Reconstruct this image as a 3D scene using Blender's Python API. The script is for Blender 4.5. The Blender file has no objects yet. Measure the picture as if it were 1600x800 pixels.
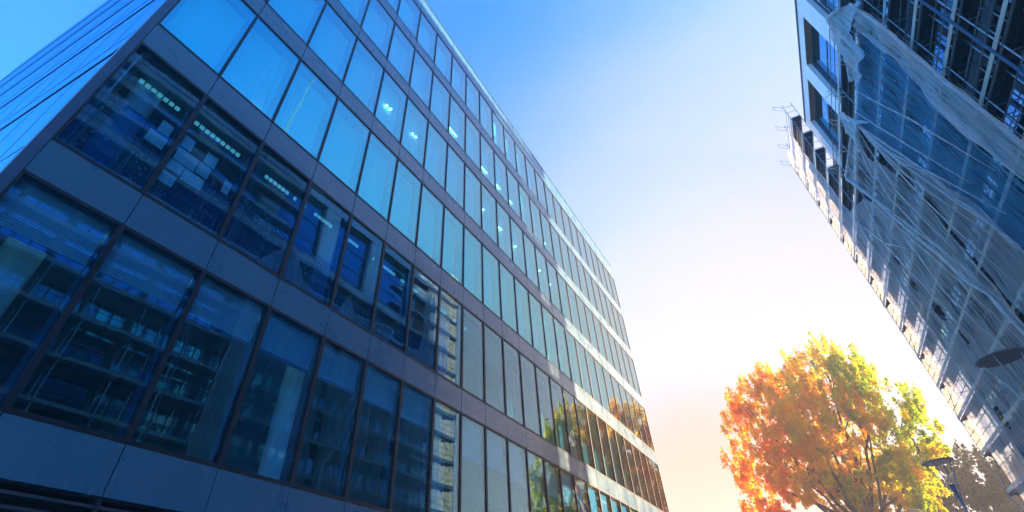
import bpy, math, random
from mathutils import Vector, Matrix, Euler, noise
random.seed(11)
C = bpy.context.scene.collection
scene = bpy.context.scene
rad = math.radians

# ------------------------------------------------------------------ helpers
class MB:
    """collects faces for one mesh"""
    def __init__(s): s.v=[]; s.f=[]; s.smooth=False
    def quad(s,a,b,c,d):
        n=len(s.v); s.v+= [tuple(a),tuple(b),tuple(c),tuple(d)]; s.f.append((n,n+1,n+2,n+3))
    def box(s,x0,x1,y0,y1,z0,z1):
        if x1<x0:x0,x1=x1,x0
        if y1<y0:y0,y1=y1,y0
        if z1<z0:z0,z1=z1,z0
        n=len(s.v)
        s.v+=[(x0,y0,z0),(x1,y0,z0),(x1,y1,z0),(x0,y1,z0),(x0,y0,z1),(x1,y0,z1),(x1,y1,z1),(x0,y1,z1)]
        s.f+=[tuple(n+i for i in q) for q in ((0,3,2,1),(4,5,6,7),(0,1,5,4),(1,2,6,5),(2,3,7,6),(3,0,4,7))]
    def tube(s,a,b,r0,r1=None,k=6,caps=True):
        if r1 is None:r1=r0
        a=Vector(a);b=Vector(b);d=(b-a)
        if d.length<1e-6:return
        d.normalize(); u=d.orthogonal().normalized(); w=d.cross(u); n=len(s.v)
        for P,r in ((a,r0),(b,r1)):
            for i in range(k):
                t=2*math.pi*i/k; s.v.append(tuple(P+u*(r*math.cos(t))+w*(r*math.sin(t))))
        for i in range(k):
            j=(i+1)%k; s.f.append((n+i,n+j,n+k+j,n+k+i))
        if caps:
            s.f.append(tuple(n+i for i in reversed(range(k)))); s.f.append(tuple(n+k+i for i in range(k)))
    def lathe(s,c,prof,k=32):
        n=len(s.v); m=len(prof)
        for (r,z) in prof:
            for i in range(k):
                t=2*math.pi*i/k; s.v.append((c[0]+r*math.cos(t),c[1]+r*math.sin(t),c[2]+z))
        for a in range(m-1):
            for i in range(k):
                j=(i+1)%k; s.f.append((n+a*k+i,n+a*k+j,n+(a+1)*k+j,n+(a+1)*k+i))
    def build(s,name,mat,parent=None,smooth=False,M=None):
        me=bpy.data.meshes.new(name); me.from_pydata(s.v,[],s.f); me.update()
        me.materials.append(mat)
        if smooth or s.smooth:
            me.polygons.foreach_set('use_smooth',[True]*len(me.polygons))
        o=bpy.data.objects.new(name,me); C.objects.link(o)
        if parent is not None: o.parent=parent
        return o

def tag(o,label=None,cat=None,group=None,kind=None):
    if label:o['label']=label
    if cat:o['category']=cat
    if group:o['group']=group
    if kind:o['kind']=kind
    return o
def empty(name,loc=(0,0,0),rz=0):
    o=bpy.data.objects.new(name,None); C.objects.link(o); o.location=loc; o.rotation_euler=(0,0,rz); o.empty_display_size=.3
    return o

# ------------------------------------------------------------------ materials
def new(name):
    m=bpy.data.materials.new(name); m.use_nodes=True; nt=m.node_tree; nt.nodes.clear()
    o=nt.nodes.new('ShaderNodeOutputMaterial'); return m,nt,o
def N(nt,t,**k):
    n=nt.nodes.new(t)
    for a,b in k.items():
        if a in n.inputs: n.inputs[a].default_value=b
        else: setattr(n,a,b)
    return n
def ramp(nt,src,stops):
    r=nt.nodes.new('ShaderNodeValToRGB'); nt.links.new(src,r.inputs[0])
    e=r.color_ramp.elements
    while len(e)<len(stops): e.new(.5)
    for i,(p,c) in enumerate(stops):
        e[i].position=p; e[i].color=(c[0],c[1],c[2],1) if not isinstance(c,(int,float)) else (c,c,c,1)
    return r.outputs[0]
def pbr(name,col,rough=.6,metal=0,var=.12,scale=3,spec=.5,coat=0,bump=0,vec='Object',stretch=None):
    m,nt,o=new(name); L=nt.links
    p=N(nt,'ShaderNodeBsdfPrincipled',Roughness=rough,Metallic=metal); p.inputs['Specular IOR Level'].default_value=spec
    p.inputs['Coat Weight'].default_value=coat; p.inputs['Coat Roughness'].default_value=.05
    tc=N(nt,'ShaderNodeTexCoord'); src=tc.outputs[vec]
    if stretch:
        mp=N(nt,'ShaderNodeMapping'); mp.inputs['Scale'].default_value=stretch; L.new(src,mp.inputs[0]); src=mp.outputs[0]
    nz=N(nt,'ShaderNodeTexNoise',Scale=scale,Detail=5); L.new(src,nz.inputs['Vector'])
    c=Vector(col)
    cr=ramp(nt,nz.outputs[0],[(.25,c*(1-var)),(.75,[min(1,x) for x in c*(1+var)])])
    L.new(cr,p.inputs['Base Color'])
    rr=ramp(nt,nz.outputs[0],[(.3,max(0,rough-.07)),(.7,min(1,rough+.07))]); L.new(rr,p.inputs['Roughness'])
    if bump:
        b=N(nt,'ShaderNodeBump',Strength=bump,Distance=.02); L.new(nz.outputs[0],b.inputs['Height']); L.new(b.outputs[0],p.inputs['Normal'])
    L.new(p.outputs[0],o.inputs[0]); return m

def glassmat(name,tint,refl,base=.3,wav=.006,dist=.02,rough=.0,ior=1.85,graz=(.97,.97,1)):
    """coated facade glass: sees through with a tint, mirrors with a Fresnel share plus the coating's own share"""
    m,nt,o=new(name); L=nt.links
    tr=N(nt,'ShaderNodeBsdfTransparent'); tr.inputs[0].default_value=(*tint,1)
    gl=N(nt,'ShaderNodeBsdfGlossy'); gl.inputs['Color'].default_value=(*refl,1); gl.inputs['Roughness'].default_value=rough
    fr=N(nt,'ShaderNodeFresnel',IOR=ior)
    lw=N(nt,'ShaderNodeLayerWeight'); lw.inputs[0].default_value=.5; cm=N(nt,'ShaderNodeMix',data_type='RGBA'); cm.inputs[6].default_value=(*refl,1); cm.inputs[7].default_value=(*graz,1)
    cr=ramp(nt,lw.outputs['Facing'],[(.45,0.),(.80,1.)]); L.new(cr,cm.inputs[0]); L.new(cm.outputs[2],gl.inputs['Color'])
    ge=N(nt,'ShaderNodeNewGeometry'); io=N(nt,'ShaderNodeMath',operation='MULTIPLY_ADD'); io.inputs[1].default_value=1/ior-ior; io.inputs[2].default_value=ior
    L.new(ge.outputs['Backfacing'],io.inputs[0]); L.new(io.outputs[0],fr.inputs['IOR'])   # the pane's inner face must not reflect totally
    ma=N(nt,'ShaderNodeMath',operation='MULTIPLY_ADD'); ma.inputs[1].default_value=1-base; ma.inputs[2].default_value=base; ma.use_clamp=True
    L.new(fr.outputs[0],ma.inputs[0])
    tc=N(nt,'ShaderNodeTexCoord'); nz=N(nt,'ShaderNodeTexNoise',Scale=.55,Detail=1.5); L.new(tc.outputs['Object'],nz.inputs['Vector'])
    oi=N(nt,'ShaderNodeObjectInfo'); ad=N(nt,'ShaderNodeVectorMath',operation='ADD'); L.new(tc.outputs['Object'],ad.inputs[0])
    sc=N(nt,'ShaderNodeMath',operation='MULTIPLY'); sc.inputs[1].default_value=37; L.new(oi.outputs['Random'],sc.inputs[0]); L.new(sc.outputs[0],ad.inputs[1]); L.new(ad.outputs[0],nz.inputs['Vector'])
    b=N(nt,'ShaderNodeBump',Strength=1,Distance=wav); L.new(nz.outputs[0],b.inputs['Height']); L.new(b.outputs[0],gl.inputs['Normal'])
    mx=N(nt,'ShaderNodeMixShader'); L.new(ma.outputs[0],mx.inputs[0]); L.new(tr.outputs[0],mx.inputs[1]); L.new(gl.outputs[0],mx.inputs[2])
    L.new(mx.outputs[0],o.inputs[0]); return m

def netmat(name,col,lo,hi,streak=(2.5,2.5,.22),sc=2.2):
    m,nt,o=new(name); L=nt.links
    tc=N(nt,'ShaderNodeTexCoord'); mp=N(nt,'ShaderNodeMapping'); mp.inputs['Scale'].default_value=streak; L.new(tc.outputs['Object'],mp.inputs[0])
    nz=N(nt,'ShaderNodeTexNoise',Scale=sc,Detail=9,Roughness=.68,Distortion=.5); L.new(mp.outputs[0],nz.inputs['Vector'])
    n2=N(nt,'ShaderNodeTexNoise',Scale=.35,Detail=3); L.new(tc.outputs['Object'],n2.inputs['Vector'])
    mm=N(nt,'ShaderNodeMath',operation='MULTIPLY_ADD'); mm.inputs[1].default_value=.45; L.new(n2.outputs[0],mm.inputs[0]); L.new(nz.outputs[0],mm.inputs[2])
    a=ramp(nt,mm.outputs[0],[(.56,lo),(.74,hi)])
    tr=N(nt,'ShaderNodeBsdfTransparent'); tr.inputs[0].default_value=(1,1,1,1)
    d=N(nt,'ShaderNodeBsdfDiffuse'); d.inputs[0].default_value=(*col,1)
    t=N(nt,'ShaderNodeBsdfTranslucent'); t.inputs[0].default_value=(*col,1)
    b=N(nt,'ShaderNodeBump',Strength=.9,Distance=.25); L.new(nz.outputs[0],b.inputs['Height']); L.new(b.outputs[0],d.inputs['Normal'])
    m1=N(nt,'ShaderNodeMixShader'); m1.inputs[0].default_value=.42; L.new(d.outputs[0],m1.inputs[1]); L.new(t.outputs[0],m1.inputs[2])
    m2=N(nt,'ShaderNodeMixShader'); L.new(a,m2.inputs[0]); L.new(tr.outputs[0],m2.inputs[1]); L.new(m1.outputs[0],m2.inputs[2])
    L.new(m2.outputs[0],o.inputs[0]); return m

def emit(name,col,st):
    m,nt,o=new(name); e=N(nt,'ShaderNodeEmission',Strength=st); e.inputs[0].default_value=(*col,1); nt.links.new(e.outputs[0],o.inputs[0]); return m

M={}
M['glass']=glassmat('coated_glass',(.40,.95,.96),(.26,.84,1.0),base=.05,wav=.0022,ior=2.35)
M['glass_low']=glassmat('clear_glass',(.5,.8,.92),(.55,.85,1.0),base=.04,wav=.0045,ior=1.6)
M['glass_side']=glassmat('side_glass',(.15,.45,.7),(.30,.68,1.0),base=.62,wav=.002,graz=(.30,.68,1.0))
M['panel']=pbr('enamelled_panel',(.05,.17,.27),rough=.30,var=.05,scale=.9,spec=.5,coat=.2)
M['mullion']=pbr('dark_gasket_metal',(.009,.013,.024),rough=.45,var=.3,spec=.4)
M['reveal']=pbr('blue_grey_aluminium',(.045,.11,.20),rough=.4,var=.12)
M['blind']=pbr('white_roller_fabric',(.88,.90,.90),rough=.9,var=.05,scale=2)
M['white']=pbr('white_paint',(.88,.9,.9),rough=.7,var=.04)
M['interior']=pbr('interior_grey_wall',(.16,.18,.20),rough=.8,var=.25,scale=.7)
M['darkint']=pbr('dark_interior',(.05,.055,.065),rough=.85,var=.5,scale=.8)
M['soffit']=pbr('ceiling_board',(.42,.44,.45),rough=.8,var=.08)
M['concrete']=pbr('concrete',(.30,.29,.28),rough=.85,var=.2,scale=1.5,bump=.3)
M['roof']=pbr('roof_gravel',(.22,.21,.2),rough=.95,var=.3,scale=8)
M['louvre']=pbr('dark_louvre_metal',(.05,.055,.07),rough=.35,var=.2)
M['steel']=pbr('galvanised_steel',(.36,.37,.38),rough=.38,metal=.75,var=.25,scale=5)
M['deck']=pbr('deck_plywood',(.075,.062,.052),rough=.8,var=.4,scale=2,stretch=(6,.6,1))
M['toe']=pbr('toe_board_timber',(.62,.54,.45),rough=.75,var=.25,scale=3,stretch=(1,.4,6))
M['brace']=pbr('painted_tube',(.12,.16,.22),rough=.45,metal=.4,var=.3)
M['wpanel']=pbr('white_cladding',(.80,.81,.83),rough=.5,var=.05,scale=1)
M['brown']=pbr('brown_window_soffit',(.30,.21,.15),rough=.7,var=.15)
M['bwall']=pbr('brick_red_brown_wall',(.13,.10,.085),rough=.85,var=.35,scale=1.2)
M['pier']=pbr('facade_pier',(.10,.11,.13),rough=.6,var=.3)
M['paper']=pbr('paper',(.93,.95,.95),rough=.9,var=.12,scale=14)
M['lamp_metal']=pbr('lamp_grey_paint',(.30,.31,.34),rough=.35,metal=.5,var=.1)
M['lamp_under']=pbr('lamp_disc_underside',(.34,.27,.24),rough=.6,var=.1,scale=10)
M['glow']=emit('lit_lamp_warm',(1,.72,.52),1.8)
M['glow_c']=emit('lit_lamp_cool',(.32,.85,1),.11)
M['bark']=pbr('bark',(.035,.022,.014),rough=.9,var=.4,scale=4,bump=.6,stretch=(3,3,.6))
M['asphalt']=pbr('asphalt',(.05,.05,.052),rough=.85,var=.25,scale=6,bump=.2)
M['line']=pbr('road_marking_white',(.7,.7,.68),rough=.6,var=.1)
M['kerb']=pbr('kerb_granite',(.32,.31,.30),rough=.8,var=.2,scale=8)
M['soil']=pbr('ground_earth',(.14,.13,.11),rough=.95,var=.3,scale=.4)

def brickpave(name,c1,c2,sx,sy):
    m,nt,o=new(name); L=nt.links
    p=N(nt,'ShaderNodeBsdfPrincipled',Roughness=.8); tc=N(nt,'ShaderNodeTexCoord')
    b=N(nt,'ShaderNodeTexBrick',Scale=1.0); b.inputs['Color1'].default_value=(*c1,1); b.inputs['Color2'].default_value=(*c2,1); b.inputs['Mortar'].default_value=(.07,.07,.07,1)
    b.inputs['Brick Width'].default_value=sx; b.inputs['Row Height'].default_value=sy; b.inputs['Mortar Size'].default_value=.006
    L.new(tc.outputs['Object'],b.inputs['Vector']); L.new(b.outputs[0],p.inputs['Base Color']); L.new(p.outputs[0],o.inputs[0]); return m
M['paving']=brickpave('plaza_paving',(.40,.39,.37),(.46,.45,.43),.6,.3)

# venetian blind: fine horizontal slats in the mesh's own height
def blindmat():
    m,nt,o=new('venetian_slats'); L=nt.links
    p=N(nt,'ShaderNodeBsdfPrincipled',Roughness=.45); tc=N(nt,'ShaderNodeTexCoord'); s=N(nt,'ShaderNodeSeparateXYZ'); L.new(tc.outputs['Object'],s.inputs[0])
    w=N(nt,'ShaderNodeMath',operation='MULTIPLY'); w.inputs[1].default_value=1/.045; L.new(s.outputs[2],w.inputs[0])
    f=N(nt,'ShaderNodeMath',operation='FRACT'); L.new(w.outputs[0],f.inputs[0])
    c=ramp(nt,f.outputs[0],[(.0,(.22,.25,.28)),(.22,(.60,.64,.68)),(.5,(.85,.88,.9)),(.9,(.7,.74,.76))])
    L.new(c,p.inputs['Base Color']); L.new(p.outputs[0],o.inputs[0]); return m
M['venetian']=blindmat()
def filmmat():
    m,nt,o=new('leaf_pattern_film'); L=nt.links
    tc=N(nt,'ShaderNodeTexCoord'); v=N(nt,'ShaderNodeTexVoronoi',Scale=9); v.feature='F1'; L.new(tc.outputs['Object'],v.inputs['Vector'])
    nz=N(nt,'ShaderNodeTexNoise',Scale=14,Detail=2); L.new(tc.outputs['Object'],nz.inputs['Vector'])
    a=N(nt,'ShaderNodeMath',operation='MULTIPLY_ADD'); a.inputs[1].default_value=.5; L.new(nz.outputs[0],a.inputs[0]); L.new(v.outputs['Distance'],a.inputs[2])
    fac=ramp(nt,a.outputs[0],[(.44,.55),(.60,.16)])
    n2=N(nt,'ShaderNodeTexNoise',Scale=.9,Detail=1); L.new(tc.outputs['Object'],n2.inputs['Vector'])
    col=ramp(nt,n2.outputs[0],[(.4,(.05,.20,.50)),(.6,(.30,.52,.55))])
    tr=N(nt,'ShaderNodeBsdfTransparent'); tr.inputs[0].default_value=(.45,.7,.9,1)
    d=N(nt,'ShaderNodeBsdfDiffuse'); L.new(col,d.inputs[0])
    mx=N(nt,'ShaderNodeMixShader'); L.new(fac,mx.inputs[0]); L.new(tr.outputs[0],mx.inputs[1]); L.new(d.outputs[0],mx.inputs[2]); L.new(mx.outputs[0],o.inputs[0]); return m
M['film']=filmmat()
def curtainmat():
    m,nt,o=new('sheer_curtain'); L=nt.links
    d=N(nt,'ShaderNodeBsdfDiffuse'); d.inputs[0].default_value=(.9,.93,.93,1); t=N(nt,'ShaderNodeBsdfTransparent')
    mx=N(nt,'ShaderNodeMixShader'); mx.inputs[0].default_value=.75; L.new(t.outputs[0],mx.inputs[1]); L.new(d.outputs[0],mx.inputs[2]); L.new(mx.outputs[0],o.inputs[0]); return m
M['curtain']=curtainmat()

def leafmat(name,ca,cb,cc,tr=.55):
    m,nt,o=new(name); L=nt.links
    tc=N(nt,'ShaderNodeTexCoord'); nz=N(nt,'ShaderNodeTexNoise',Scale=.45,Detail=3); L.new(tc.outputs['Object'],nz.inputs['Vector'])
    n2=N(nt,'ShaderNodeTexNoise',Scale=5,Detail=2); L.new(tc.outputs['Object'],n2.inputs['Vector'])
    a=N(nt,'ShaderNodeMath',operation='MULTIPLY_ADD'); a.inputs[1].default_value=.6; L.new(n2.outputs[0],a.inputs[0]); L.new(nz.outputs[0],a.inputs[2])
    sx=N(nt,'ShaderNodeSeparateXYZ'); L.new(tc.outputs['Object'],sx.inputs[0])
    a2=N(nt,'ShaderNodeMath',operation='MULTIPLY_ADD'); a2.inputs[1].default_value=.022; L.new(sx.outputs[0],a2.inputs[0]); L.new(a.outputs[0],a2.inputs[2])  # street-end glow painted into the leaf colour: warmer towards the left
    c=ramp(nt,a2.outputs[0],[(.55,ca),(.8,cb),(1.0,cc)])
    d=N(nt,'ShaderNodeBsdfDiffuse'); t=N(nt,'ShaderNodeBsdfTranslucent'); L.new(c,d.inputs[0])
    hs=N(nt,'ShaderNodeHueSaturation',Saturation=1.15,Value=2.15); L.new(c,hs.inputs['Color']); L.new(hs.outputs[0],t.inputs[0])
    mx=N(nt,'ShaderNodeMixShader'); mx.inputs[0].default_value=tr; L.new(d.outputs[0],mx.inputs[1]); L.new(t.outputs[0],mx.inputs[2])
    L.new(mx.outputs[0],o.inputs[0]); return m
M['leaf']=leafmat('autumn_glow_leaves',(.64,.29,.0),(.56,.38,.0),(.22,.30,.0),.66)
M['leaf2']=leafmat('dark_leaves',(.05,.035,.002),(.045,.055,.003),(.028,.06,.004),.3)

# ------------------------------------------------------------------ world, sun, camera
SUN_AZ, SUN_EL = 47.0, 12.5        # azimuth from +Y towards +X
w=bpy.data.worlds.new('World'); scene.world=w; w.use_nodes=True
nt=w.node_tree; nt.nodes.clear(); wo=nt.nodes.new('ShaderNodeOutputWorld'); bg=nt.nodes.new('ShaderNodeBackground')
sky=nt.nodes.new('ShaderNodeTexSky'); sky.sky_type='NISHITA'; sky.sun_disc=False
sky.sun_elevation=rad(SUN_EL); sky.sun_rotation=rad(SUN_AZ); sky.air_density=1.0; sky.dust_density=1.3; sky.ozone_density=3.5
hs=nt.nodes.new('ShaderNodeHueSaturation'); hs.inputs['Saturation'].default_value=1.35
mt=nt.nodes.new('ShaderNodeMix'); mt.data_type='RGBA'; mt.blend_type='MULTIPLY'; mt.inputs[0].default_value=1; mt.inputs[7].default_value=(.64,.92,1.12,1)
nt.links.new(sky.outputs[0],hs.inputs['Color']); nt.links.new(hs.outputs[0],mt.inputs[6]); 
# bright hazy air low in the sky at the street end
ge=nt.nodes.new('ShaderNodeTexCoord'); dp_=nt.nodes.new('ShaderNodeVectorMath'); dp_.operation='DOT_PRODUCT'
_a,_e=rad(16),rad(6); dp_.inputs[1].default_value=(math.sin(_a)*math.cos(_e),math.cos(_a)*math.cos(_e),math.sin(_e))
nt.links.new(ge.outputs['Generated'],dp_.inputs[0])
gr=nt.nodes.new('ShaderNodeValToRGB'); nt.links.new(dp_.outputs['Value'],gr.inputs[0]); el=gr.color_ramp.elements; gr.color_ramp.interpolation='EASE'
el[0].position=.38; el[0].color=(0,0,0,1); el[1].position=.98; el[1].color=(1,1,1,1)
mh=nt.nodes.new('ShaderNodeMix'); mh.data_type='RGBA'; mh.inputs[7].default_value=(1.12,1.12,1.24,1)
nt.links.new(gr.outputs[0],mh.inputs[0]); nt.links.new(mt.outputs[2],mh.inputs[6]); 
wn=nt.nodes.new('ShaderNodeTexNoise'); wn.inputs['Scale'].default_value=2.2; wn.inputs['Detail'].default_value=6; wmp=nt.nodes.new('ShaderNodeMapping'); wmp.inputs['Scale'].default_value=(1,1,4.5)
nt.links.new(ge.outputs['Generated'],wmp.inputs[0]); nt.links.new(wmp.outputs[0],wn.inputs['Vector'])
wa=nt.nodes.new('ShaderNodeMath'); wa.operation='MULTIPLY_ADD'; wa.inputs[1].default_value=.14; nt.links.new(wn.outputs[0],wa.inputs[0])
wb=nt.nodes.new('ShaderNodeMath'); wb.operation='SUBTRACT'; wb.inputs[1].default_value=.07; nt.links.new(dp_.outputs['Value'],wb.inputs[0]); nt.links.new(wb.outputs[0],wa.inputs[2]); nt.links.new(wa.outputs[0],gr.inputs[0])
# warm glow low at the street end
d2=nt.nodes.new('ShaderNodeVectorMath'); d2.operation='DOT_PRODUCT'; _a,_e=rad(-9),rad(4); d2.inputs[1].default_value=(math.sin(_a)*math.cos(_e),math.cos(_a)*math.cos(_e),math.sin(_e))
nt.links.new(ge.outputs['Generated'],d2.inputs[0]); g2=nt.nodes.new('ShaderNodeValToRGB'); nt.links.new(d2.outputs['Value'],g2.inputs[0]); e2=g2.color_ramp.elements; g2.color_ramp.interpolation='EASE'
e2[0].position=.945; e2[0].color=(0,0,0,1); e2[1].position=1; e2[1].color=(1,1,1,1)
mw=nt.nodes.new('ShaderNodeMix'); mw.data_type='RGBA'; mw.inputs[7].default_value=(1.75,.70,.44,1)
nt.links.new(g2.outputs[0],mw.inputs[0]); nt.links.new(mh.outputs[2],mw.inputs[6]); nt.links.new(mw.outputs[2],bg.inputs[0]); bg.inputs[1].default_value=.15
nt.links.new(bg.outputs[0],wo.inputs[0])
sd=bpy.data.lights.new('sun','SUN'); sd.energy=5.0; sd.angle=rad(.5); sd.color=(1,.73,.46)
so=bpy.data.objects.new('sun',sd); C.objects.link(so)
d=Vector((math.sin(rad(SUN_AZ))*math.cos(rad(SUN_EL)),math.cos(rad(SUN_AZ))*math.cos(rad(SUN_EL)),math.sin(rad(SUN_EL))))
so.rotation_euler=d.to_track_quat('Z','Y').to_euler(); so.location=(30,30,60)

cd=bpy.data.cameras.new('camera'); cam=bpy.data.objects.new('camera',cd); C.objects.link(cam); scene.camera=cam
cam.location=(0,0,1.6); cam.rotation_euler=(2.35953684,.0568038968,.487803162)
cd.sensor_width=36; cd.lens=770.278/1600*36; cd.shift_y=-130.29/1600; cd.clip_start=.05; cd.clip_end=6000
scene.view_settings.view_transform='Standard'; scene.view_settings.look='None'; scene.view_settings.exposure=2.45; scene.view_settings.gamma=1
cy=scene.cycles; cy.max_bounces=10; cy.transparent_max_bounces=24; cy.glossy_bounces=5; cy.diffuse_bounces=3; cy.transmission_bounces=6; cy.volume_bounces=0
cy.caustics_reflective=False; cy.caustics_refractive=False; cy.sample_clamp_indirect=6
try: cy.use_denoising=True; cy.denoiser='OPENIMAGEDENOISE'
except Exception: pass

# ------------------------------------------------------------------ ground
def plane(name,x0,x1,y0,y1,z,mat,label=None):
    b=MB(); b.quad((x0,y0,z),(x1,y0,z),(x1,y1,z),(x0,y1,z)); o=b.build(name,mat); tag(o,kind='structure'); return o
plane('ground',-1400,1400,-1400,1400,0,M['soil'])
plane('pavement',-70,44,-40,140,.004,M['paving'])
plane('road',-2.6,3.4,-40,140,.008,M['asphalt'])
for sx,nm in ((-2.75,'kerb'),(3.4,'kerb')):
    b=MB(); b.box(sx,sx+.15,-40,140,0,.125); tag(b.build(nm,M['kerb']),kind='structure')
b=MB()
for k in range(30): b.quad((.33,-38+k*6,.012),(.47,-38+k*6,.012),(.47,-35+k*6,.012),(.33,-35+k*6,.012))
tag(b.build('road_marking',M['line']),kind='structure')

# ------------------------------------------------------------------ left office building
XF=-8.52
Y=[1.261,2.793,4.374,5.957,7.534,9.021,10.487,11.98,13.43,14.903,16.40,17.86]
while len(Y)<26: Y.append(17.86+(38.566-17.86)*(len(Y)-11)/14)
W15=1.5
Zl={k:v*1.5+1.6 for k,v in dict(S0t=1.765,S0b=1.29,S1b=3.736,S1t=4.225,S2b=6.191,S2t=6.697,S3b=8.662,S3t=9.162,S4b=11.126,S4t=11.594,S5b=13.606,S5t=14.08,Rb=16.068,Rt=16.953).items()}
BANDS=[(Zl['S0b'],Zl['S0t']),(Zl['S1b'],Zl['S1t']),(Zl['S2b'],Zl['S2t']),(Zl['S3b'],Zl['S3t']),(Zl['S4b'],Zl['S4t']),(Zl['S5b'],Zl['S5t']),(Zl['Rb'],Zl['Rt'])]
XB=-30.8    # back corner
T=empty('office_building',(XF,Y[0],0)); tag(T,'blue glass office block with long mirrored windows and smooth spandrel bands','building')
OFF=Vector((XF,Y[0],0))
def lb(mb,name,mat,parent=T,**k):
    o=mb.build(name,mat,parent,**k)
    return o
# everything in local coords of T: subtract OFF
class LB(MB):
    def build(s,name,mat,parent=None,smooth=False):
        s.v=[(a-OFF.x,b-OFF.y,c-OFF.z) for a,b,c in s.v]
        return MB.build(s,name,mat,parent,smooth)
def share(o,parent):
    c=o.copy(); C.objects.link(c); c.parent=parent; return c

g=.010
# spandrel panels
n_parts=0
far=LB()
cells=[(j,r) for r in range(7) for j in range(25)]
def apparent(j,zc):
    v=Vector((XF,(Y[j]+Y[j+1])/2,zc-1.6)); return v.length
cells.sort(key=lambda c:apparent(c[0],sum(BANDS[c[1]])/2))
rnd=random.Random(5)
for i,(j,r) in enumerate(cells):
    z0,z1=BANDS[r]; y0,y1=Y[j]+g,Y[j+1]-g
    mb=LB() if i<98 else far
    tilt=rnd.uniform(-.004,.004)
    def pan(za,zb,mb=mb):
        n=len(mb.v); mb.box(XF-.05,XF,y0,y1,za,zb)
        for q in range(n,len(mb.v)):
            x,y_,z_=mb.v[q]
            if x>XF-.01: mb.v[q]=(x+tilt*(y_-y0)/1.5,y_,z_)
    if r==6:
        zm=(z0+z1)/2; pan(z0+.02,zm-.012); pan(zm+.012,z1)
    else: pan(z0+.03,z1-.03)
    if i<98: mb.build('spandrel_panel',M['panel'],T)
tag(far.build('far_spandrel_panels',M['panel'],T),kind='stuff')
# backing of the bands (dark, shows in the joints) and floor slabs behind
b=LB()
for z0,z1 in BANDS: b.box(XF-.42,XF-.052,Y[0]+.02,Y[25]-.02,z0,z1)
b.build('band_backing',M['mullion'],T)
b=LB()
for i,(z0,z1) in enumerate(BANDS[:-1]): b.box(XB+.5,XF-.43,Y[0]+.45,Y[25]-.45,z0+.12,z1-.02)
b.box(XB+.5,XF-.43,Y[0]+.45,Y[25]-.45,Zl['Rb']+.12,Zl['Rt']-.25)
b.build('floor_slab',M['soffit'],T)
b=LB(); b.box(XB+.6,XF-5.5,Y[0]+5.2,Y[25]-5,0.02,Zl['Rb']+.1); b.build('core_wall',M['interior'],T)
b=LB(); b.box(XB-.02,XF-.06,Y[0]+.03,Y[25]-.03,Zl['Rt']-.24,Zl['Rt']-.2); b.build('roof',M['roof'],T)
b=LB(); b.box(XF-.35,XF+.03,Y[0]-.03,Y[25]+.03,Zl['Rt']+.002,Zl['Rt']+.05); b.box(XB,XF-.352,Y[0]-.03,Y[0]+.3,Zl['Rt']+.002,Zl['Rt']+.05)
b.build('parapet_cap',M['reveal'],T)
# round interior columns
for cyy in [2.1,7.75,13.4,19.2,25,30.8,36.4]:
    b=LB()
    for r in range(0,6):
        b.lathe((XF-.85,cyy,0),[(.27,BANDS[r][1]-.01),(.27,BANDS[r+1][0]+.11)],20)
    b.build('column',M['white'],T,smooth=True)

# windows
rows=[(Zl['S0t'],Zl['S1b']),(Zl['S1t'],Zl['S2b']),(Zl['S2t'],Zl['S3b']),(Zl['S3t'],Zl['S4b']),(Zl['S4t'],Zl['S5b']),(Zl['S5t'],Zl['Rb'])]
wc=[(j,r) for r in range(6) for j in range(25)]
wc.sort(key=lambda c:apparent(c[0],sum(rows[c[1]])/2)*(1.0))
WIN={}
ff,fp,fb,fr_=LB(),LB(),LB(),LB()
rb=random.Random(3)
for i,(j,r) in enumerate(wc):
    z0,z1=rows[r]; y0,y1=Y[j],Y[j+1]; near=i<98
    f=LB() if near else ff; p=LB() if near else fp; bl=LB() if near else fb; rv=LB() if near else fr_
    low=r<=1; fw=.030 if not low else .045
    # dark frame: mullion halves and rails
    zb,zt=z0-.028,z1+.028
    f.box(XF-.12,XF+.012,y0,y0+fw,zb,zt); f.box(XF-.12,XF+.012,y1-fw,y1,zb,zt)
    f.box(XF-.12,XF+.006,y0+fw,y1-fw,zb,z0+.035); f.box(XF-.12,XF+.006,y0+fw,y1-fw,z1-.035,zt)
    # glass
    p.box(XF-.035,XF-.015,y0+fw,y1-fw,z0+.035,z1-.035)
    # reveal: aluminium fins and a lintel box inside
    dp=.40 if not low else .26
    rv.box(XF-dp,XF-.122,y1-.07,y1-.004,z0,z1); rv.box(XF-dp,XF-.122,y0+.004,y0+.05,z0,z1)
    rv.box(XF-dp,XF-.122,y0+.052,y1-.072,z1-.05,z1+.03)
    # blinds
    if r>=2: bl.box(XF-.385,XF-.375,y0+.055,y1-.075,z0+.0,z1-.055)
    elif r==0:
        bz=6.42+rb.uniform(-.03,.03)
        if j>=8: bz=z1-.06-[1.3,1.25,1.35,1.3][j%4]*.8
        bl.box(XF-.165,XF-.15,y0+.075,y1-.095,bz,z1-.055)
    if near:
        o=f.build('window',M['mullion'],T)
        WIN[(j,r)]=o
        p.build('pane',M['glass'] if not low else M['glass_low'],o)
        rv.build('reveal',M['reveal'],o)
        if r!=1:
            bo=bl.build('blind',M['blind'] if r>=2 else M['venetian'],o)
        if r==0:
            h=LB(); h.box(XF-.175,XF-.14,y0+.075,y1-.095,bz-.07,bz-.003); h.build('blind_rail',M['reveal'],o)
tag(ff.build('far_windows',M['mullion'],T),kind='stuff')
wf=[c for c in C.objects if c.name.startswith('far_windows')][0]
fp.build('pane',M['glass'],wf); fr_.build('reveal',M['reveal'],wf); fb.build('blind',M['blind'],wf)

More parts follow.
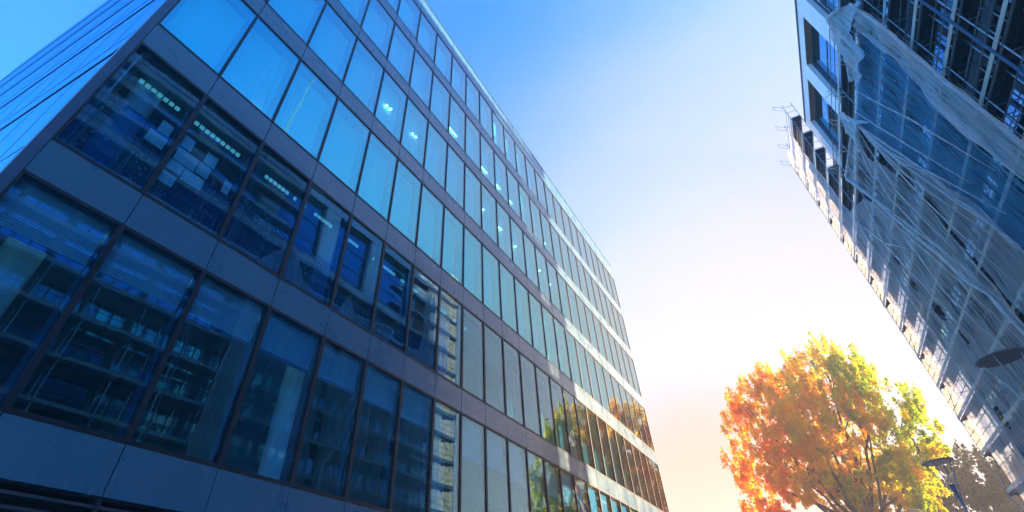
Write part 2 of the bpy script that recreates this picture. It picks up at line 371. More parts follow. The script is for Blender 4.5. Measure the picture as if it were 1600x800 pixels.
# patterned film, ceiling grilles and fins on the second storey
for j in range(0,8):
    o=WIN.get((j,1))
    if not o: continue
    z0,z1=rows[1]; hgt=[1.55,1.3,1.45,1.2,.55,.6,.9,.9][j]
    b=LB(); b.box(XF-.132,XF-.130,Y[j]+.06,Y[j+1]-.06,z0+.04,z0+hgt); b.build('patterned_film',M['film'],o)
b0=[(1.75,2.7),(3.05,4.3),(5.05,5.85),(6.0,6.45),(6.75,7.45),(8.0,8.55),(9.2,10.3),(10.6,11.5),(12.3,13.2),(13.7,14.6)]
for (a,c) in b0:
    b=LB()
    k=max(3,int((c-a)/.13))
    for q in range(k):
        ya=a+(c-a)*q/k; b.box(XF-.60,XF-.56,ya+.022,ya+(c-a)/k-.022,10.58,10.66)
    b.build('grille_light',M['glow_c'],T)
# interior upstand walls of storey two (panelled), a metre inside
b=LB()
rw=random.Random(9)
for j in range(0,25):
    y0,y1=Y[j],Y[j+1]
    for k in range(3):
        za=Zl['S1t']+.1+k*.98
        b.box(XF-1.75-.03*((j+k)%2),XF-1.70,y0+.01,y1-.01,za,za+.96)
b.build('interior_partition',M['interior'],T)
# sheer curtains
for (j,r,a,c) in [(2,2,.15,.7),(3,2,.1,.45),(1,2,.5,.9),(5,3,.5,.8),(4,2,.3,.6)]:
    o=WIN.get((j,r))
    if not o: continue
    b=LB(); z0,z1=rows[r]; y0,y1=Y[j],Y[j+1]; k=24
    for q in range(k):
        t0=a+(c-a)*q/k; t1=a+(c-a)*(q+1)/k
        x0=XF-.30+.02*math.sin(q*1.9); x1=XF-.30+.02*math.sin((q+1)*1.9)
        b.quad((x0,y0+1.5*t0,z0+.05),(x1,y0+1.5*t1,z0+.05),(x1,y0+1.5*(t1*.7+.15),z1-.3),(x0,y0+1.5*(t0*.7+.15),z1-.3))
    b.build('curtain',M['curtain'],o,smooth=True)
# lit lamps under the lintels
for (yy,zz) in [(3.95,11.87),(8.43,16.94),(8.2,16.90),(10.06,16.93),(9.85,16.9),(15.47,17.04),(15.25,17.0),(17.25,17.06),(17.05,17.02),(21.76,17.18),(23.09,16.98),(25.37,17.09),(18.77,16.96)]:
    b=LB(); b.lathe((XF-.28,yy+.05,zz+.05),[(0,-.02),(.055,-.02),(.065,0),(.055,.03),(0,.03)],12); b.build('ceiling_light',M['glow'],T)
for (ya,yb) in [(12.14,12.95),(14.98,15.9),(16.45,17.3),(17.95,18.7),(22.42,23.1)]:
    b=LB(); b.box(XF-.28,XF-.22,ya+.1,yb+.06,19.9,19.93); b.build('glow_strip',M['glow'],T)

M['glow_o']=emit('hidden_fill_glow',(.45,.92,1),.55)
for j in range(0,9):      # unseen glowing strips added to brighten the first-storey blinds and columns
    b=LB(); b.box(XF-.62,XF-.52,Y[j]+.15,Y[j+1]-.15,Zl['S1b']+.02,Zl['S1b']+.05); b.build('glow_strip',M['glow_o'],T)
# louvre strip and ground storey
b=LB()
zz=Zl['S0b']-.05
b.box(XF-.5,XF-.40,Y[0]+.02,Y[25]-.02,.02,Zl['S0b'])
k=0
while zz>2.55: 
    b.box(XF-.30,XF-.02,Y[0],Y[25],zz-.055,zz-.02); zz-=.14; k+=1
b.build('louvre',M['louvre'],T)
for j in range(0,25,1):
    pass
b=LB()
for j in range(26): b.box(XF-.38,XF-.0,Y[j]-.03,Y[j]+.03,.02,Zl['S0b']-.01) if 0<j<25 else None
b.build('ground_storey_mullions',M['mullion'],T)
b=LB(); b.box(XF-.2,XF-.18,Y[0]+.1,Y[25]-.1,.12,2.5); b.build('shopfront_glass',M['glass_low'],T)

# corner post, end walls
b=LB(); b.box(XF-.15,XF+.008,Y[0]-.16,Y[0]-.002,0.02,Zl['Rt']-.002); b.build('corner_post',M['reveal'],T)
b=LB(); b.box(XF-.15,XF+.008,Y[25]+.002,Y[25]+.14,0.02,Zl['Rt']-.002); b.build('corner_post',M['reveal'],T)
# south side facade
yS=Y[0]-.10
nmod=15; mw=(XF-.16-XB)/nmod
b=LB()
for r in range(6):
    z0,z1=rows[r]
    for k in range(nmod):
        x1=XF-.16-k*mw; b.box(x1-mw+.02,x1-.02,yS,yS+.02,z0+.03,z1-.03)
b.build('side_glazing',M['glass_side'],T)
for z0,z1 in BANDS:
    b=LB()
    for k in range(nmod):
        x1=XF-.16-k*mw; b.box(x1-mw+.006,x1-.006,yS-.012,yS+.02,z0+.03,z1-.03)
    b.build('side_spandrel',M['glass_side'],T)
b=LB(); 
for z0,z1 in BANDS:
    b.box(XB,XF-.16,yS-.016,yS+.03,z0-.006,z0+.028); b.box(XB,XF-.16,yS-.016,yS+.03,z1-.028,z1+.006)
b.build('side_rail',M['mullion'],T)
b=LB()
for k in range(nmod+1):
    x1=XF-.16-k*mw; b.box(x1-.006,x1+.006,yS-.004,yS+.04,.02,Zl['Rt']-.05)
b.build('side_mullion',M['reveal'],T)
b=LB(); b.box(XB,XF-.16,yS+.26,yS+.30,.02,Zl['Rt']-.26); b.build('side_lining',M['blind'],T)
b=LB(); b.box(XB-.1,XB,Y[0]-.1,Y[25]+.1,.02,Zl['Rt']); b.box(XB,XF-.16,Y[25]+.06,Y[25]+.12,.02,Zl['Rt']-.002); b.build('rear_wall',M['panel'],T)

# papers taped inside the second-storey windows
pp=[(2.40,9.35,.24,.30,'pale paper sheet taped inside window, topmost left one beside the dark mullion'),
    (2.30,9.00,.36,.30,'wide pale paper sheet left of the dark mullion, under a smaller sheet'),
    (2.88,9.38,.24,.30,'pale paper sheet just right of the dark mullion, at the top of the cluster'),
    (2.90,9.00,.46,.33,'large pale paper sheet right of the mullion in the middle of the cluster'),
    (3.42,9.36,.26,.30,'pale paper sheet at the upper right end of the cluster'),
    (3.38,9.03,.27,.30,'pale paper sheet at the right end of the cluster, below another sheet'),
    (2.88,8.74,.30,.24,'small pale paper sheet at the lower left of the cluster'),
    (3.20,8.70,.44,.28,'broad pale paper sheet in the bottom row of the cluster'),
    (2.87,8.40,.28,.26,'pale paper sheet hanging lowest of the cluster'),
    (4.00,9.00,.17,.32,'single narrow pale paper sheet apart from the cluster near the next mullion')]
for (yy,zz,ww,hh,lab) in pp:
    b=MB(); b.box(XF-.062,XF-.060,0+yy,yy+ww,zz,zz+hh); o=b.build('paper_sheet',M['paper']); tag(o,lab,'paper','paper sheets taped inside the office window')

# ------------------------------------------------------------------ right building (local frame: u along street towards camera, v into the block)
DL=rad(1.7); E0=9.6; YC=41.0
def RW(u,v,z): return Vector((E0+u*math.sin(DL)+v*math.cos(DL), YC-u*math.cos(DL)+v*math.sin(DL), z))
class RB(MB):
    """mesh in local (u,v,z); parent empty carries the frame"""
    pass
# local frame object: X axis = v (into the block), Y axis = -u, so rotation about z by DL'
ROT=DL
def rbuild(mb,name,mat,parent,smooth=False):
    mb.v=[(v,-u,z) for (u,v,z) in mb.v]
    return mb.build(name,mat,parent,smooth)
# check frame: local (x=v,y=-u) rotated by +DL: x*cos - y*sin = v cos + u sin ; x*sin + y*cos = v sin - u cos  -> matches RW
UM=46.0
B=empty('apartment_building',(E0,YC,0),ROT); tag(B,'tall building under construction with white clad top storeys behind scaffolding','building')
VF=1.25
ZR=32.2; ZB=24.4
# white penthouse wall with square openings
wins=[(6.75,11.35),(12.75,17.0),(18.6,23.0),(24.6,29.0),(30.6,35.0),(36.6,41.0)]
z0w,z1w=25.85,31.35
b=RB(); us=[5.9]+[x for w_ in wins for x in w_]+[UM]
b.box(5.9,UM,VF,VF+.3,z1w,ZR); b.box(5.9,UM,VF,VF+.3,ZB,z0w)
for k in range(0,len(us),2): b.box(us[k],us[k+1],VF,VF+.3,z0w,z1w)
b.box(5.9,6.2,VF+.3,16,ZB,ZR)
rbuild(b,'penthouse_wall',M['wpanel'],B)
b=RB()   # thin panel joints, proud by 3 mm
u=5.9
while u<UM:
    for (za,zb) in ((z1w,ZR-.02),(ZB+.02,z0w)): b.box(u,u+.012,VF-.003,VF+.01,za,zb)
    u+=.74
rbuild(b,'cladding_joint',M['reveal'],B)
b=RB(); b.box(5.85,UM,VF-.08,16,ZR,ZR+.12); rbuild(b,'roof',M['pier'],B)
b=RB(); b.box(5.9,UM,VF+.0,16,ZB-.12,ZB-.001); rbuild(b,'penthouse_soffit',M['brown'],B)
for (ua,ub) in wins:
    f=RB()
    f.box(ua,ub,VF+.30,VF+.44,z1w,z1w+.06)
    f.box(ua,ub,VF+.44,VF+.50,z0w,z0w+.07); f.box(ua,ub,VF+.44,VF+.50,z1w-.05,z1w)
    for t in (0,1): 
        uu=ua+(ub-ua)*t; f.box(uu-.03,uu+.03,VF+.30,VF+.50,z0w,z1w)
    for t in (.30,.62): f.box(ua,ub,VF+.435,VF+.50,z0w+(z1w-z0w)*t-.03,z0w+(z1w-z0w)*t+.03)
    fo=rbuild(f,'window',M['pier'],B)
    p=RB(); p.box(ua+.03,ub-.03,VF+.47,VF+.48,z0w+.07,z1w-.05); rbuild(p,'pane',M['glass_side'],fo)
    p=RB(); p.box(ua,ub,VF+.005,VF+.30,z1w-.004,z1w-.001); p.box(ua,ub,VF+.302,VF+.43,z1w-.06,z1w-.002); rbuild(p,'window_soffit',M['brown'],fo)
    p=RB(); p.box(ua-.02,ub+.02,VF-.05,VF+.3,z0w-.04,z0w-.001); rbuild(p,'sill',M['reveal'],fo)
b=RB(); b.box(6.3,UM-.2,VF+.9,VF+1.0,ZB,ZR-.05); rbuild(b,'penthouse_lining',M['darkint'],B)
# lower facade
floors=[]; z=ZB-.12
fz=[ZB-.12-3.84*k for k in range(7)]
VL=.92
b=RB(); b.box(2.3,UM,VL+.85,16,0.02,ZB-.13); rbuild(b,'core_wall',M['bwall'],B)
b=RB()
for k,zt in enumerate(fz): b.box(2.3,UM,VL+.02,VL+.50,max(.02,zt-.5),zt-.02)
rbuild(b,'spandrel_band',M['pier'],B)
b=RB()
u=2.35
k=0
while u<UM:
    b.box(u,u+(.34 if k%2 else .16),VL,VL+.52,.02,ZB-.14); u+=2.4; k+=1
rbuild(b,'facade_pier',M['pier'],B)
nw=0
rr=random.Random(8)
stuff=RB(); sp=RB()
u=2.35;k=0
while u<UM-2.4:
    for zi,zt in enumerate(fz[:6]):
        ua=u+(.34 if k%2 else .16); ub=u+2.4; zb=zt-3.84; ztt=zt-.5
        f=RB() if nw<98 and zi<5 else stuff; p=RB() if f is not stuff else sp
        f.box(ua,ua+.05,VL+.06,VL+.16,zb,ztt); f.box(ub-.05,ub,VL+.06,VL+.16,zb,ztt)
        for t in (.36,.70): f.box(ua+(ub-ua)*t-.025,ua+(ub-ua)*t+.025,VL+.05,VL+.16,zb,ztt)
        f.box(ua+.05,ub-.05,VL+.06,VL+.16,zb,zb+.06); f.box(ua+.05,ub-.05,VL+.06,VL+.16,ztt-.06,ztt); f.box(ua+.05,ub-.05,VL+.055,VL+.16,zb+1.0,zb+1.05)
        p.box(ua+.05,ub-.05,VL+.10,VL+.12,zb+.06,ztt-.06)
        if f is not stuff:
            fo=rbuild(f,'window',M['mullion'],B); rbuild(p,'pane',M['glass_side'],fo); nw+=1
    u+=2.4;k+=1
so_=rbuild(stuff,'other_windows',M['mullion'],B); tag(so_,kind='stuff'); rbuild(sp,'pane',M['glass_side'],so_)
# stepped stair block at the far end, brown
b=RB(); b.box(2.3,5.85,VF+.8,16,ZB-.12,29.6); rbuild(b,'stair_block',M['bwall'],B)

# ------------------------------------------------------------------ scaffolding
S=empty('scaffolding',(E0,YC,0),ROT); tag(S,'tall tube scaffolding with plank decks standing against the unfinished facade','scaffolding')
LV=[22.5-1.92*k+1.6 for k in range(12)]       # deck levels (world z)
LVT=[22.5+1.92*k+1.6 for k in range(1,5)]     # extra levels on the far tower
def topz(u):
    return 33.6 if u<8 else (24.0 if u<20 else 33.0)
us=[0.05+2.4*i for i in range(20)]
for u in us:
    b=RB(); zt=topz(u)
    for v in (.02,.71): b.tube((u,v,.02),(u,v,zt),.027,k=6)
    zz=.6
    while zz<zt:
        b.tube((u,.02,zz),(u,.71,zz),.02,k=5); zz+=.64
    # small guard arm at the top
    b.tube((u,.02,zt-.35),(u,-.62,zt+.25),.018,k=5); b.tube((u,-.62,zt+.25),(u,-.62,zt-.25),.018,k=5); b.tube((u,.02,zt-.75),(u,-.62,zt-.25),.018,k=5)
    rbuild(b,'scaffold_frame',M['steel'],S)
b=RB()
for z in LV+LVT:
    pass
for i,z in enumerate(LV+LVT):
    hi = z>24.5
    span=[(0.0,7.4)] if hi else [(0.0,UM)]
    if hi: span.append((21.7,UM))
    if z<0: continue
    for (ua,ub) in span:
        d=RB(); t=RB(); gr=RB()
        u=ua
        while u<ub-.1:
            e=min(u+2.4,ub)
            d.box(u+.03,e-.03,.06,.68,z-.10+.02,z+.02)
            for q in range(3): d.box(u+.03,e-.03,.06+.29*q,.06+.3*q+.02,z-.13,z-.08)
            t.box(u+.01,e-.01,-.035,-.008,z+.02,z+.19)
            u+=2.4
        for v,h in ((-.0,.55),(-.0,1.02),(.71,-.12),(0,-.12)):
            gr.tube((ua,v,z+h),(ub,v,z+h),.022,k=5)
        dk=rbuild(d,'deck',M['deck'],S); rbuild(t,'toe_board',M['toe'],dk); rbuild(gr,'guard_rail',M['brace'],S)
rs=random.Random(4)
for i,u in enumerate(us[:-1]):
    if i in (0,) or i%3==0:
        b=RB()
        for k,z in enumerate(LV):
            if z<1: continue
            a,c=(u,u+2.4) if k%2 else (u+2.4,u)
            b.tube((a,-.04,z),(c,-.04,z+1.92),.02,k=5)
        rbuild(b,'diagonal_brace',M['brace'],S)
# facade-long blue pipe riser and poles in the bare bays
b=RB(); b.tube((26.4,-.28,.1),(26.4,-.28,33),.05,k=8); b2=rbuild(b,'riser_pipe',M['reveal'],S)
for (u,v) in ((25.2,.35),(25.9,.6),(27.6,.35),(28.3,.6),(23.1,.4),(24.7,.75)):
    b=RB(); b.tube((u,v,.1),(u,v,33),.03,k=6); rbuild(b,'upright_pole',M['steel'],S)

# ------------------------------------------------------------------ netting
M['net']=netmat('debris_net_blue',(.20,.62,.97),.15,.62)
M['net_w']=netmat('debris_net_white',(.95,.95,.97),.40,.98,streak=(3.5,3.5,.3),sc=1.6)
M['net_t']=netmat('debris_net_thin',(.88,.85,.90),.15,.62)
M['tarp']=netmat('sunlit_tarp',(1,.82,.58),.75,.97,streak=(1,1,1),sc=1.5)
def interp(pl,t):
    t=t*(len(pl)-1); i=min(int(t),len(pl)-2); f=t-i
    return (pl[i][0]*(1-f)+pl[i+1][0]*f, pl[i][1]*(1-f)+pl[i+1][1]*f)
def net(label,A,Bp,mat,nu=24,nv=90,off=-.10,amp=.12,seed=0,fold=1.0,holes=(),roll=0,group='debris nets hung on the scaffolding',name='debris_net',sag=0):
    """A and Bp: the sheet's two long edges as (u,z) polylines"""
    b=RB(); R=random.Random(seed)
    grid=[]
    for j in range(nv+1):
        row=[]
        a=interp(A,j/nv); c=interp(Bp,j/nv)
        for i in range(nu+1):
            s=i/nu; u=a[0]*(1-s)+c[0]*s; z=a[1]*(1-s)+c[1]*s
            n1=noise.noise(Vector((u*.9+seed*7.1,z*.16,seed)))
            n2=noise.noise(Vector((u*3.1+seed*3.3,z*.30,seed+5)))
            z2=z-sag*math.sin(math.pi*s)*abs(math.sin(j*.35))
            v=off-amp*(1.0*n1+.45*n2*fold)-.05*abs(math.sin(z*1.63))
            edge=min(s,1-s)
            row.append((u+.10*noise.noise(Vector((z*.6,seed,s*3))),v-(.10 if edge<.04 else 0),z2))
        grid.append(row)
    idx=[[None]*(nu+1) for _ in range(nv+1)]
    for j in range(nv+1):
        for i in range(nu+1): idx[j][i]=len(b.v); b.v.append(grid[j][i])
    for j in range(nv):
        for i in range(nu):
            cu=(grid[j][i][0]+grid[j+1][i+1][0])/2; cz=(grid[j][i][2]+grid[j+1][i+1][2])/2
            if any(((cu-h[0])/h[2])**2+((cz-h[1])/h[3])**2<1 for h in holes): continue
            b.f.append((idx[j][i],idx[j][i+1],idx[j+1][i+1],idx[j+1][i]))
    o=rbuild(b,name,mat,None,smooth=True); o.location=(E0,YC,0); o.rotation_euler=(0,0,ROT)
    tag(o,label,'net',group)
    if roll:
        for pl in ([A] if roll==1 else [Bp] if roll==2 else [A,Bp]):
            r=RB(); pr=None; n=60
            for q in range(n+1):
                u,z=interp(pl,q/n); r0=.07+.05*noise.noise(Vector((z*.8,seed,0)))
                P=(u+.10*noise.noise(Vector((z*.6,seed,0 if pl is A else 3))),off-.16,z)
                if pr: r.tube(pr[0],P,pr[1],r0,k=7,caps=False)
                pr=(P,r0)
            ro=rbuild(r,'rolled_hem',M['net_w'],o,smooth=True)
    return o
F=1.6 # fit heights -> world
def P(l): return [(u,z+F) for u,z in l]
net('bunched bright white net strip hanging beside the bare scaffold bays',P([(23.7,20.9),(23.95,18),(23.9,15),(23.95,12),(24.0,8),(24,4),(24,-.5)]),P([(22.35,20.9),(22.5,18),(22.5,15),(22.6,12),(22.6,8),(22.6,4),(22.6,-.5)]),M['net_w'],nu=14,nv=120,amp=.30,seed=1,roll=1,off=-.16)
nB=net('wide blue debris net sheet between the bunched strip and the rolled hem',P([(22.3,20.6),(22.5,18),(22.4,15.2),(22.1,13),(22.2,10.5),(22.3,6),(22.3,-.5)]),P([(16.2,20.5),(16.4,18.2),(17.1,16.2),(18.15,14.5),(18.6,12.4),(19.1,10.9),(19.3,9),(19.5,4),(19.5,-.5)]),M['net'],nu=40,seed=2,roll=2,amp=.16,off=-.08)
nC=net('narrow streaked net stretched along the dark slit',P([(16.1,20.4),(17.0,18.0),(18.0,15),(19.2,12.2),(19.8,9),(19.9,4),(19.9,-.5)]),P([(16.05,20.3),(16.1,18),(16.5,15),(16.6,12),(16.5,9),(16.5,4),(16.5,-.5)]),M['net_t'],nu=20,seed=3,amp=.15,off=-.2,fold=2)
nD=net('lilac grey net with a thick folded hem left of the dark slit',P([(16.0,20.4),(14.6,19.2),(15.8,16.5),(16.0,14.4),(15.75,12.4),(15.8,10.5),(15.9,7),(15.9,3),(15.9,-.5)]),P([(15.4,20.5),(10.1,21.2),(11.8,17.9),(12.8,15.1),(13.8,12.8),(14.3,11.2),(15.2,9.9),(15.5,7),(15.5,-.5)]),M['net_t'],nu=30,seed=4,amp=.22,off=-.22,roll=2)
def creases(o,lines,off=-.30):
    for l in lines:
        b=RB(); n=14; pv=None; R=random.Random(int(l[0][0]*100+l[-1][1]*10))
        for q in range(n+1):
            f=q/n; u,z=interp(l,f); z+=F; P_=(u,off-.12*math.sin(math.pi*f),z); r=.012+.03*math.sin(math.pi*min(1,f*1.1))*R.uniform(.7,1.1)
            if pv: b.tube(pv[0],P_,pv[1],r,k=5,caps=False)
            pv=(P_,r)
        rbuild(b,'crease',M['net_w'],o,smooth=True)
creases(nB,[[(16.2,20.4),(17.0,17.2),(18.9,13.8),(20.4,10.5)],[(17.0,20.4),(18.6,16.6),(20.2,12.2)],[(18.6,20.3),(20.6,15.8),(21.9,11.4)]])
creases(nC,[[(16.1,20.3),(17.3,16.0),(19.0,11.6)],[(16.1,20.3),(16.9,15.5),(18.6,10.8)],[(16.2,20.2),(17.6,15.2),(19.6,9.6)],[(16.1,19.6),(16.6,14.2),(17.4,9.4)],[(16.2,20.0),(17.9,16.1),(18.9,13.2)]])
holes=[(8.0,16.1+F,.32,.55),(7.85,14.4+F,.3,.5),(8.5,12.3+F,.36,.5),(9.1,10.6+F,.3,.4),(7.0,7.3+F,.3,.5)]
nE=net('large grey mauve net sheet with a row of dark torn holes',P([(6.1,21.2),(6.3,18.5),(6.2,16),(6.0,13),(6.0,10),(6,6),(6,2),(6,-.5)]),P([(9.9,19.5),(11.9,17.2),(13.3,14.5),(14.6,12.4),(15.6,9.8),(15.7,6),(15.7,2),(15.7,-.5)]),M['net_t'],nu=60,nv=160,seed=5,amp=.14,off=-.1,holes=holes,roll=0)
creases(nD,[[(15.4,20.5),(13.6,17.0),(14.2,13.6),(15.3,10.6)],[(10.3,21.1),(12.3,17.2),(14.4,12.9),(15.6,9.4)],[(15.3,20.4),(12.8,17.4)],[(15.8,20.2),(14.9,16.0),(15.3,12.0)]])
creases(nE,[[(9.9,19.6),(8.4,17.0),(9.6,13.4),(10.4,9.8)],[(10.6,18.6),(12.4,14.6),(13.6,11.4),(14.4,8)],[(6.4,20.2),(8.6,16.9),(11.4,14.6)],[(11.8,16.6),(11.4,12.2),(12.6,8.4)]],off=-.2)
net('pale net wrapped round the sunlit far corner of the scaffolding',P([(5.9,30.6),(5.6,27.8),(5.95,23.8),(6.2,21.2),(6.2,16),(6.1,10),(6.1,4),(6.1,-.5)]),P([(.9,30.9),(1.6,27),(1.8,23),(2.2,18),(2.3,12),(2.3,8),(2.3,4),(2.3,-.5)]),M['net_t'],nu=36,nv=140,seed=6,amp=.10,off=-.07)
net('loose torn drape of white net knotted at the scaffold top',P([(23.3,21.4),(22.0,22.6),(21.3,21.6),(20.4,20.6),(19.4,20.3)]),P([(24.6,19.6),(23.2,20.6),(22.1,20.2),(21.8,19.2),(19.8,19.6)]),M['net_w'],nu=12,nv=50,seed=7,amp=.5,off=-.4,roll=1,name='debris_net')
net('twisted net tail sagging below the knotted drape',P([(16.2,20.5),(16.0,21.6),(15.6,21.9),(15.2,20.6)]),P([(17.6,18.8),(16.6,19.8),(15.5,20.0),(14.6,19.4)]),M['net_w'],nu=10,nv=30,seed=8,amp=.4,off=-.35)
# sunlit sheets at the outer end bay
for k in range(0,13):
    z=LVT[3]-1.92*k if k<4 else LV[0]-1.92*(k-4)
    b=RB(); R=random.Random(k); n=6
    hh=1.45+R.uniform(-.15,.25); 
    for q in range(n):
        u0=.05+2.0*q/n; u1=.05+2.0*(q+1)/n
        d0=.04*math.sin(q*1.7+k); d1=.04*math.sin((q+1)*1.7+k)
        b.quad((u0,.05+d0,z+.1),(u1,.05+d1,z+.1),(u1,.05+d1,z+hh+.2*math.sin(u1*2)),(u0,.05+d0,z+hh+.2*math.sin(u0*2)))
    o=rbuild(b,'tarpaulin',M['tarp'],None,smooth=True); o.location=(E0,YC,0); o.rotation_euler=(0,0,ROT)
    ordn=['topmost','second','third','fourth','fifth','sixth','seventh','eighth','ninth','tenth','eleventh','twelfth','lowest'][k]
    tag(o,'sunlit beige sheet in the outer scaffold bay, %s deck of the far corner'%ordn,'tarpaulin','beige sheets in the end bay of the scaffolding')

# ------------------------------------------------------------------ street lamps
def street_lamp(x,y,label,src=None):
    t=empty('street_lamp',(x,y,0)); tag(t,label,'street lamp','disc topped street lamps')
    H=7.6
    b=MB(); b.lathe((0,0,0),[(0,0),(.16,0),(.16,.05),(.11,.08),(.10,.6),(.075,.7),(.06,H-1.75),(.075,H-1.7),(.075,H-1.55),(0,H-1.55)],20); b.build('pole',M['lamp_metal'],t,smooth=False)
    b=MB(); b.lathe((0,0,0),[(0,H-1.5),(.06,H-1.5),(.13,H-1.0),(.145,H-.98),(.145,H-.95),(.0,H-.95)],20); b.build('uplighter',M['lamp_metal'],t)
    b=MB(); b.lathe((0,0,0),[(0,H-.02),(.66,H-.02),(.70,H),(.71,H+.02),(.69,H+.045),(.3,H+.10),(0,H+.12)],48)
    dsc=b.build('reflector_disc',M['lamp_under'],t)
    for k in range(4):
        a=math.pi/4+k*math.pi/2+.25
        b=MB(); b.tube((.06*math.cos(a),.06*math.sin(a),H-1.65),(.55*math.cos(a),.55*math.sin(a),H-.02),.022,k=6); b.build('strut',M['lamp_metal'],t)
    return t
street_lamp(6.85,20.7,'nearest disc topped street lamp, in front of the netted facade')
street_lamp(6.12,34.25,'street lamp with round disc and four struts before the dark tree')
street_lamp(5.5,48.6,'farthest street lamp, only its disc edge showing in front of the big tree')

# ------------------------------------------------------------------ trees
def tree(name,loc,lobes,trunkr,H,mat,label,nleaf,leafs,seed,limbs=None):
    R=random.Random(seed)
    t=empty(name,loc); tag(t,label,'tree')
    tx,ty=loc[0],loc[1]
    # trunk with limbs to each lobe
    b=MB()
    def limb(p0,p1,r0,r1,n=6,w=.35):
        prev=Vector(p0); pr=r0
        for k in range(1,n+1):
            f=k/n; q=Vector(p0).lerp(Vector(p1),f)+Vector((R.uniform(-w,w),R.uniform(-w,w),0))*(math.sin(math.pi*f))
            r=r0+(r1-r0)*f; b.tube(prev,q,pr,r,k=7,caps=False); prev=q; pr=r
    base=Vector((0,0,0)); fork=Vector((0,0,H*.28))
    limb(base,fork,trunkr,trunkr*.75)
    L=[]
    for (x,yo,z,r) in lobes:
        c=Vector((x-tx,yo,z)); L.append((c,r))
        st=fork+Vector((0,0,R.uniform(0,H*.15)))
        limb(st,c,trunkr*.38,.05,8,.4)
        for k in range(3):
            dd=Vector((R.gauss(0,1),R.gauss(0,1),abs(R.gauss(.5,1)))).normalized()
            limb(st.lerp(c,R.uniform(.55,.95)),c+dd*r*.85,.07,.015,4,.2)
    b.build('trunk',M['bark'],t,smooth=True)
    # foliage: twig clumps through each lobe, many small leaves each
    vs=[];fs=[]
    tot=sum(r**2.4 for _,r in L)
    for (c,r) in L:
        ncl=int(nleaf*(r**2.4)/tot/46)+3
        for k in range(ncl):
            while True:
                d=Vector((R.uniform(-1,1),R.uniform(-1,1),R.uniform(-1,1)))
                if d.length<1 and d.length>.42: break
            bump=.82+.36*noise.noise(Vector((d.x*2+c.x,d.y*2+c.y,d.z*2+c.z)))
            cc=c+d*r*1.06*bump*(1.0)
            cc.z+= .25*r*max(0,d.z)*R.random()
            cr=R.uniform(.22,.50)*(.75 if d.length>.8 else 1)
            if noise.noise(cc*.7+Vector((seed,0,0)))<-.06: continue
            el=R.uniform(1.0,1.9)
            for q in range(46):
                g_=Vector((R.gauss(0,.45),R.gauss(0,.45),R.gauss(0,.45)*el))*cr
                p=cc+g_
                s=leafs*R.uniform(.6,1.25)
                n=Vector((R.gauss(0,1),R.gauss(0,1),R.gauss(0,1))).normalized()
                a=n.orthogonal().normalized(); a=Matrix.Rotation(R.uniform(0,6.28),3,n)@a; e=n.cross(a)
                i=len(vs)
                vs+= [tuple(p-a*s*.5),tuple(p+e*s*.38-a*s*.05),tuple(p+a*s*.6),tuple(p-e*s*.38-a*s*.05)]
                fs.append((i,i+1,i+2,i+3))
    for (c,r) in L:      # upright leafy shoots along the crown's outline
        for k in range(int(5+r*4)):
            a_=R.uniform(0,6.283); el_=R.uniform(.1,1.4)
            dd=Vector((math.cos(a_)*math.cos(el_),math.sin(a_)*math.cos(el_),math.sin(el_)))
            p0=c+dd*r*.92; ln=R.uniform(.9,2.2)*(.5+.5*dd.z)+.3
            for q in range(90):
                f=R.random(); wd=.42*(1-f*.75)
                p=p0+Vector((dd.x*.35*f*ln,dd.y*.35*f*ln,f*ln))+Vector((R.gauss(0,wd*.6),R.gauss(0,wd*.6),R.gauss(0,.1)))
                s=leafs*R.uniform(.55,1.1); n=Vector((R.gauss(0,1),R.gauss(0,1),R.gauss(0,1))).normalized()
                a=n.orthogonal().normalized(); a=Matrix.Rotation(R.uniform(0,6.28),3,n)@a; e=n.cross(a); i=len(vs)
                vs+= [tuple(p-a*s*.5),tuple(p+e*s*.38-a*s*.05),tuple(p+a*s*.6),tuple(p-e*s*.38-a*s*.05)]; fs.append((i,i+1,i+2,i+3))
    me=bpy.data.meshes.new('crown'); me.from_pydata(vs,[],fs); me.materials.append(mat)
    o=bpy.data.objects.new('crown',me); C.objects.link(o); o.parent=t
    return t
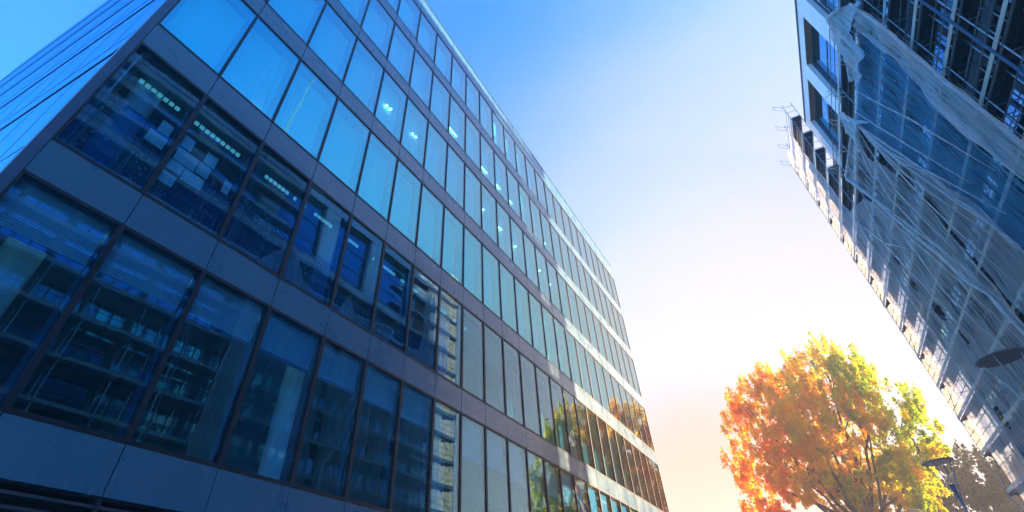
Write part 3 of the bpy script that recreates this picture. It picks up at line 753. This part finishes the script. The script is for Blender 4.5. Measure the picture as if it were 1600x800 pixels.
lob=[(6.0,0,20.0,3.7),(-0.1,.5,18.7,3.4),(8.1,-1,17.8,2.8),(-0.4,-1,14.2,3.7),(4.2,1.5,13.6,4.2),(11.0,0,14.3,2.1),(8.3,-.5,11.4,2.9),(-5.6,0,14.8,1.5),
     (-3.0,0,20.4,1.6),(0.3,0,21.8,1.5),(6.8,0,23.2,1.2),(9.2,0,21.0,1.3),(3.4,0,21.6,1.8),(-4.6,0,10.9,2.5),(2.2,-2.5,17,3.2),(11.9,.5,17.1,1.0),(-4.6,0,18.0,1.3),(3.8,2.5,10.5,3.5)]
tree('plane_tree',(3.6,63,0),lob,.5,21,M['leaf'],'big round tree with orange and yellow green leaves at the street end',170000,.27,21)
lob2=[(13.0,0,13.0,2.7),(16.4,.5,12.2,2.4),(19.5,0,11.5,2.2),(11.1,0,10.6,2.0),(18.0,0,9.8,2.0),(14.6,-1,8.4,3.0),(11.5,0,7,2.4),(17.2,0,7,2.4)]
tree('dark_tree',(14.3,76,0),lob2,.32,13,M['leaf2'],'smaller dark green tree behind the lamp, right of the big tree',60000,.32,5)

# ------------------------------------------------------------------ contrail high over the far side of the block
b=MB(); a_=Vector((361,224,600)); c_=Vector((640,352,600)); prev=None
for k in range(25):
    f=k/24; q=a_.lerp(c_,f)+Vector((0,1.2*math.sin(k*1.3),0)); r=.5+4.2*f
    if prev: b.tube(prev[0],q,prev[1],r,k=10,caps=False)
    prev=(q,r)
tag(b.build('contrail',netmat('ice_cloud',(1,1,1),.35,.6,streak=(.01,.01,.01)),smooth=True),'thin white contrail mirrored in the upper office windows','contrail')

# ------------------------------------------------------------------ haze
mz,nt,o=new('haze_air'); pv=N(nt,'ShaderNodeVolumePrincipled'); pv.inputs['Color'].default_value=(1,.90,.82,1); pv.inputs['Density'].default_value=.0034; pv.inputs['Anisotropy'].default_value=.15
nt.links.new(pv.outputs[0],o.inputs['Volume'])
b=MB(); b.box(-1420,1420,-1420,1420,-1,40); hz=b.build('haze',mz); tag(hz,kind='stuff')
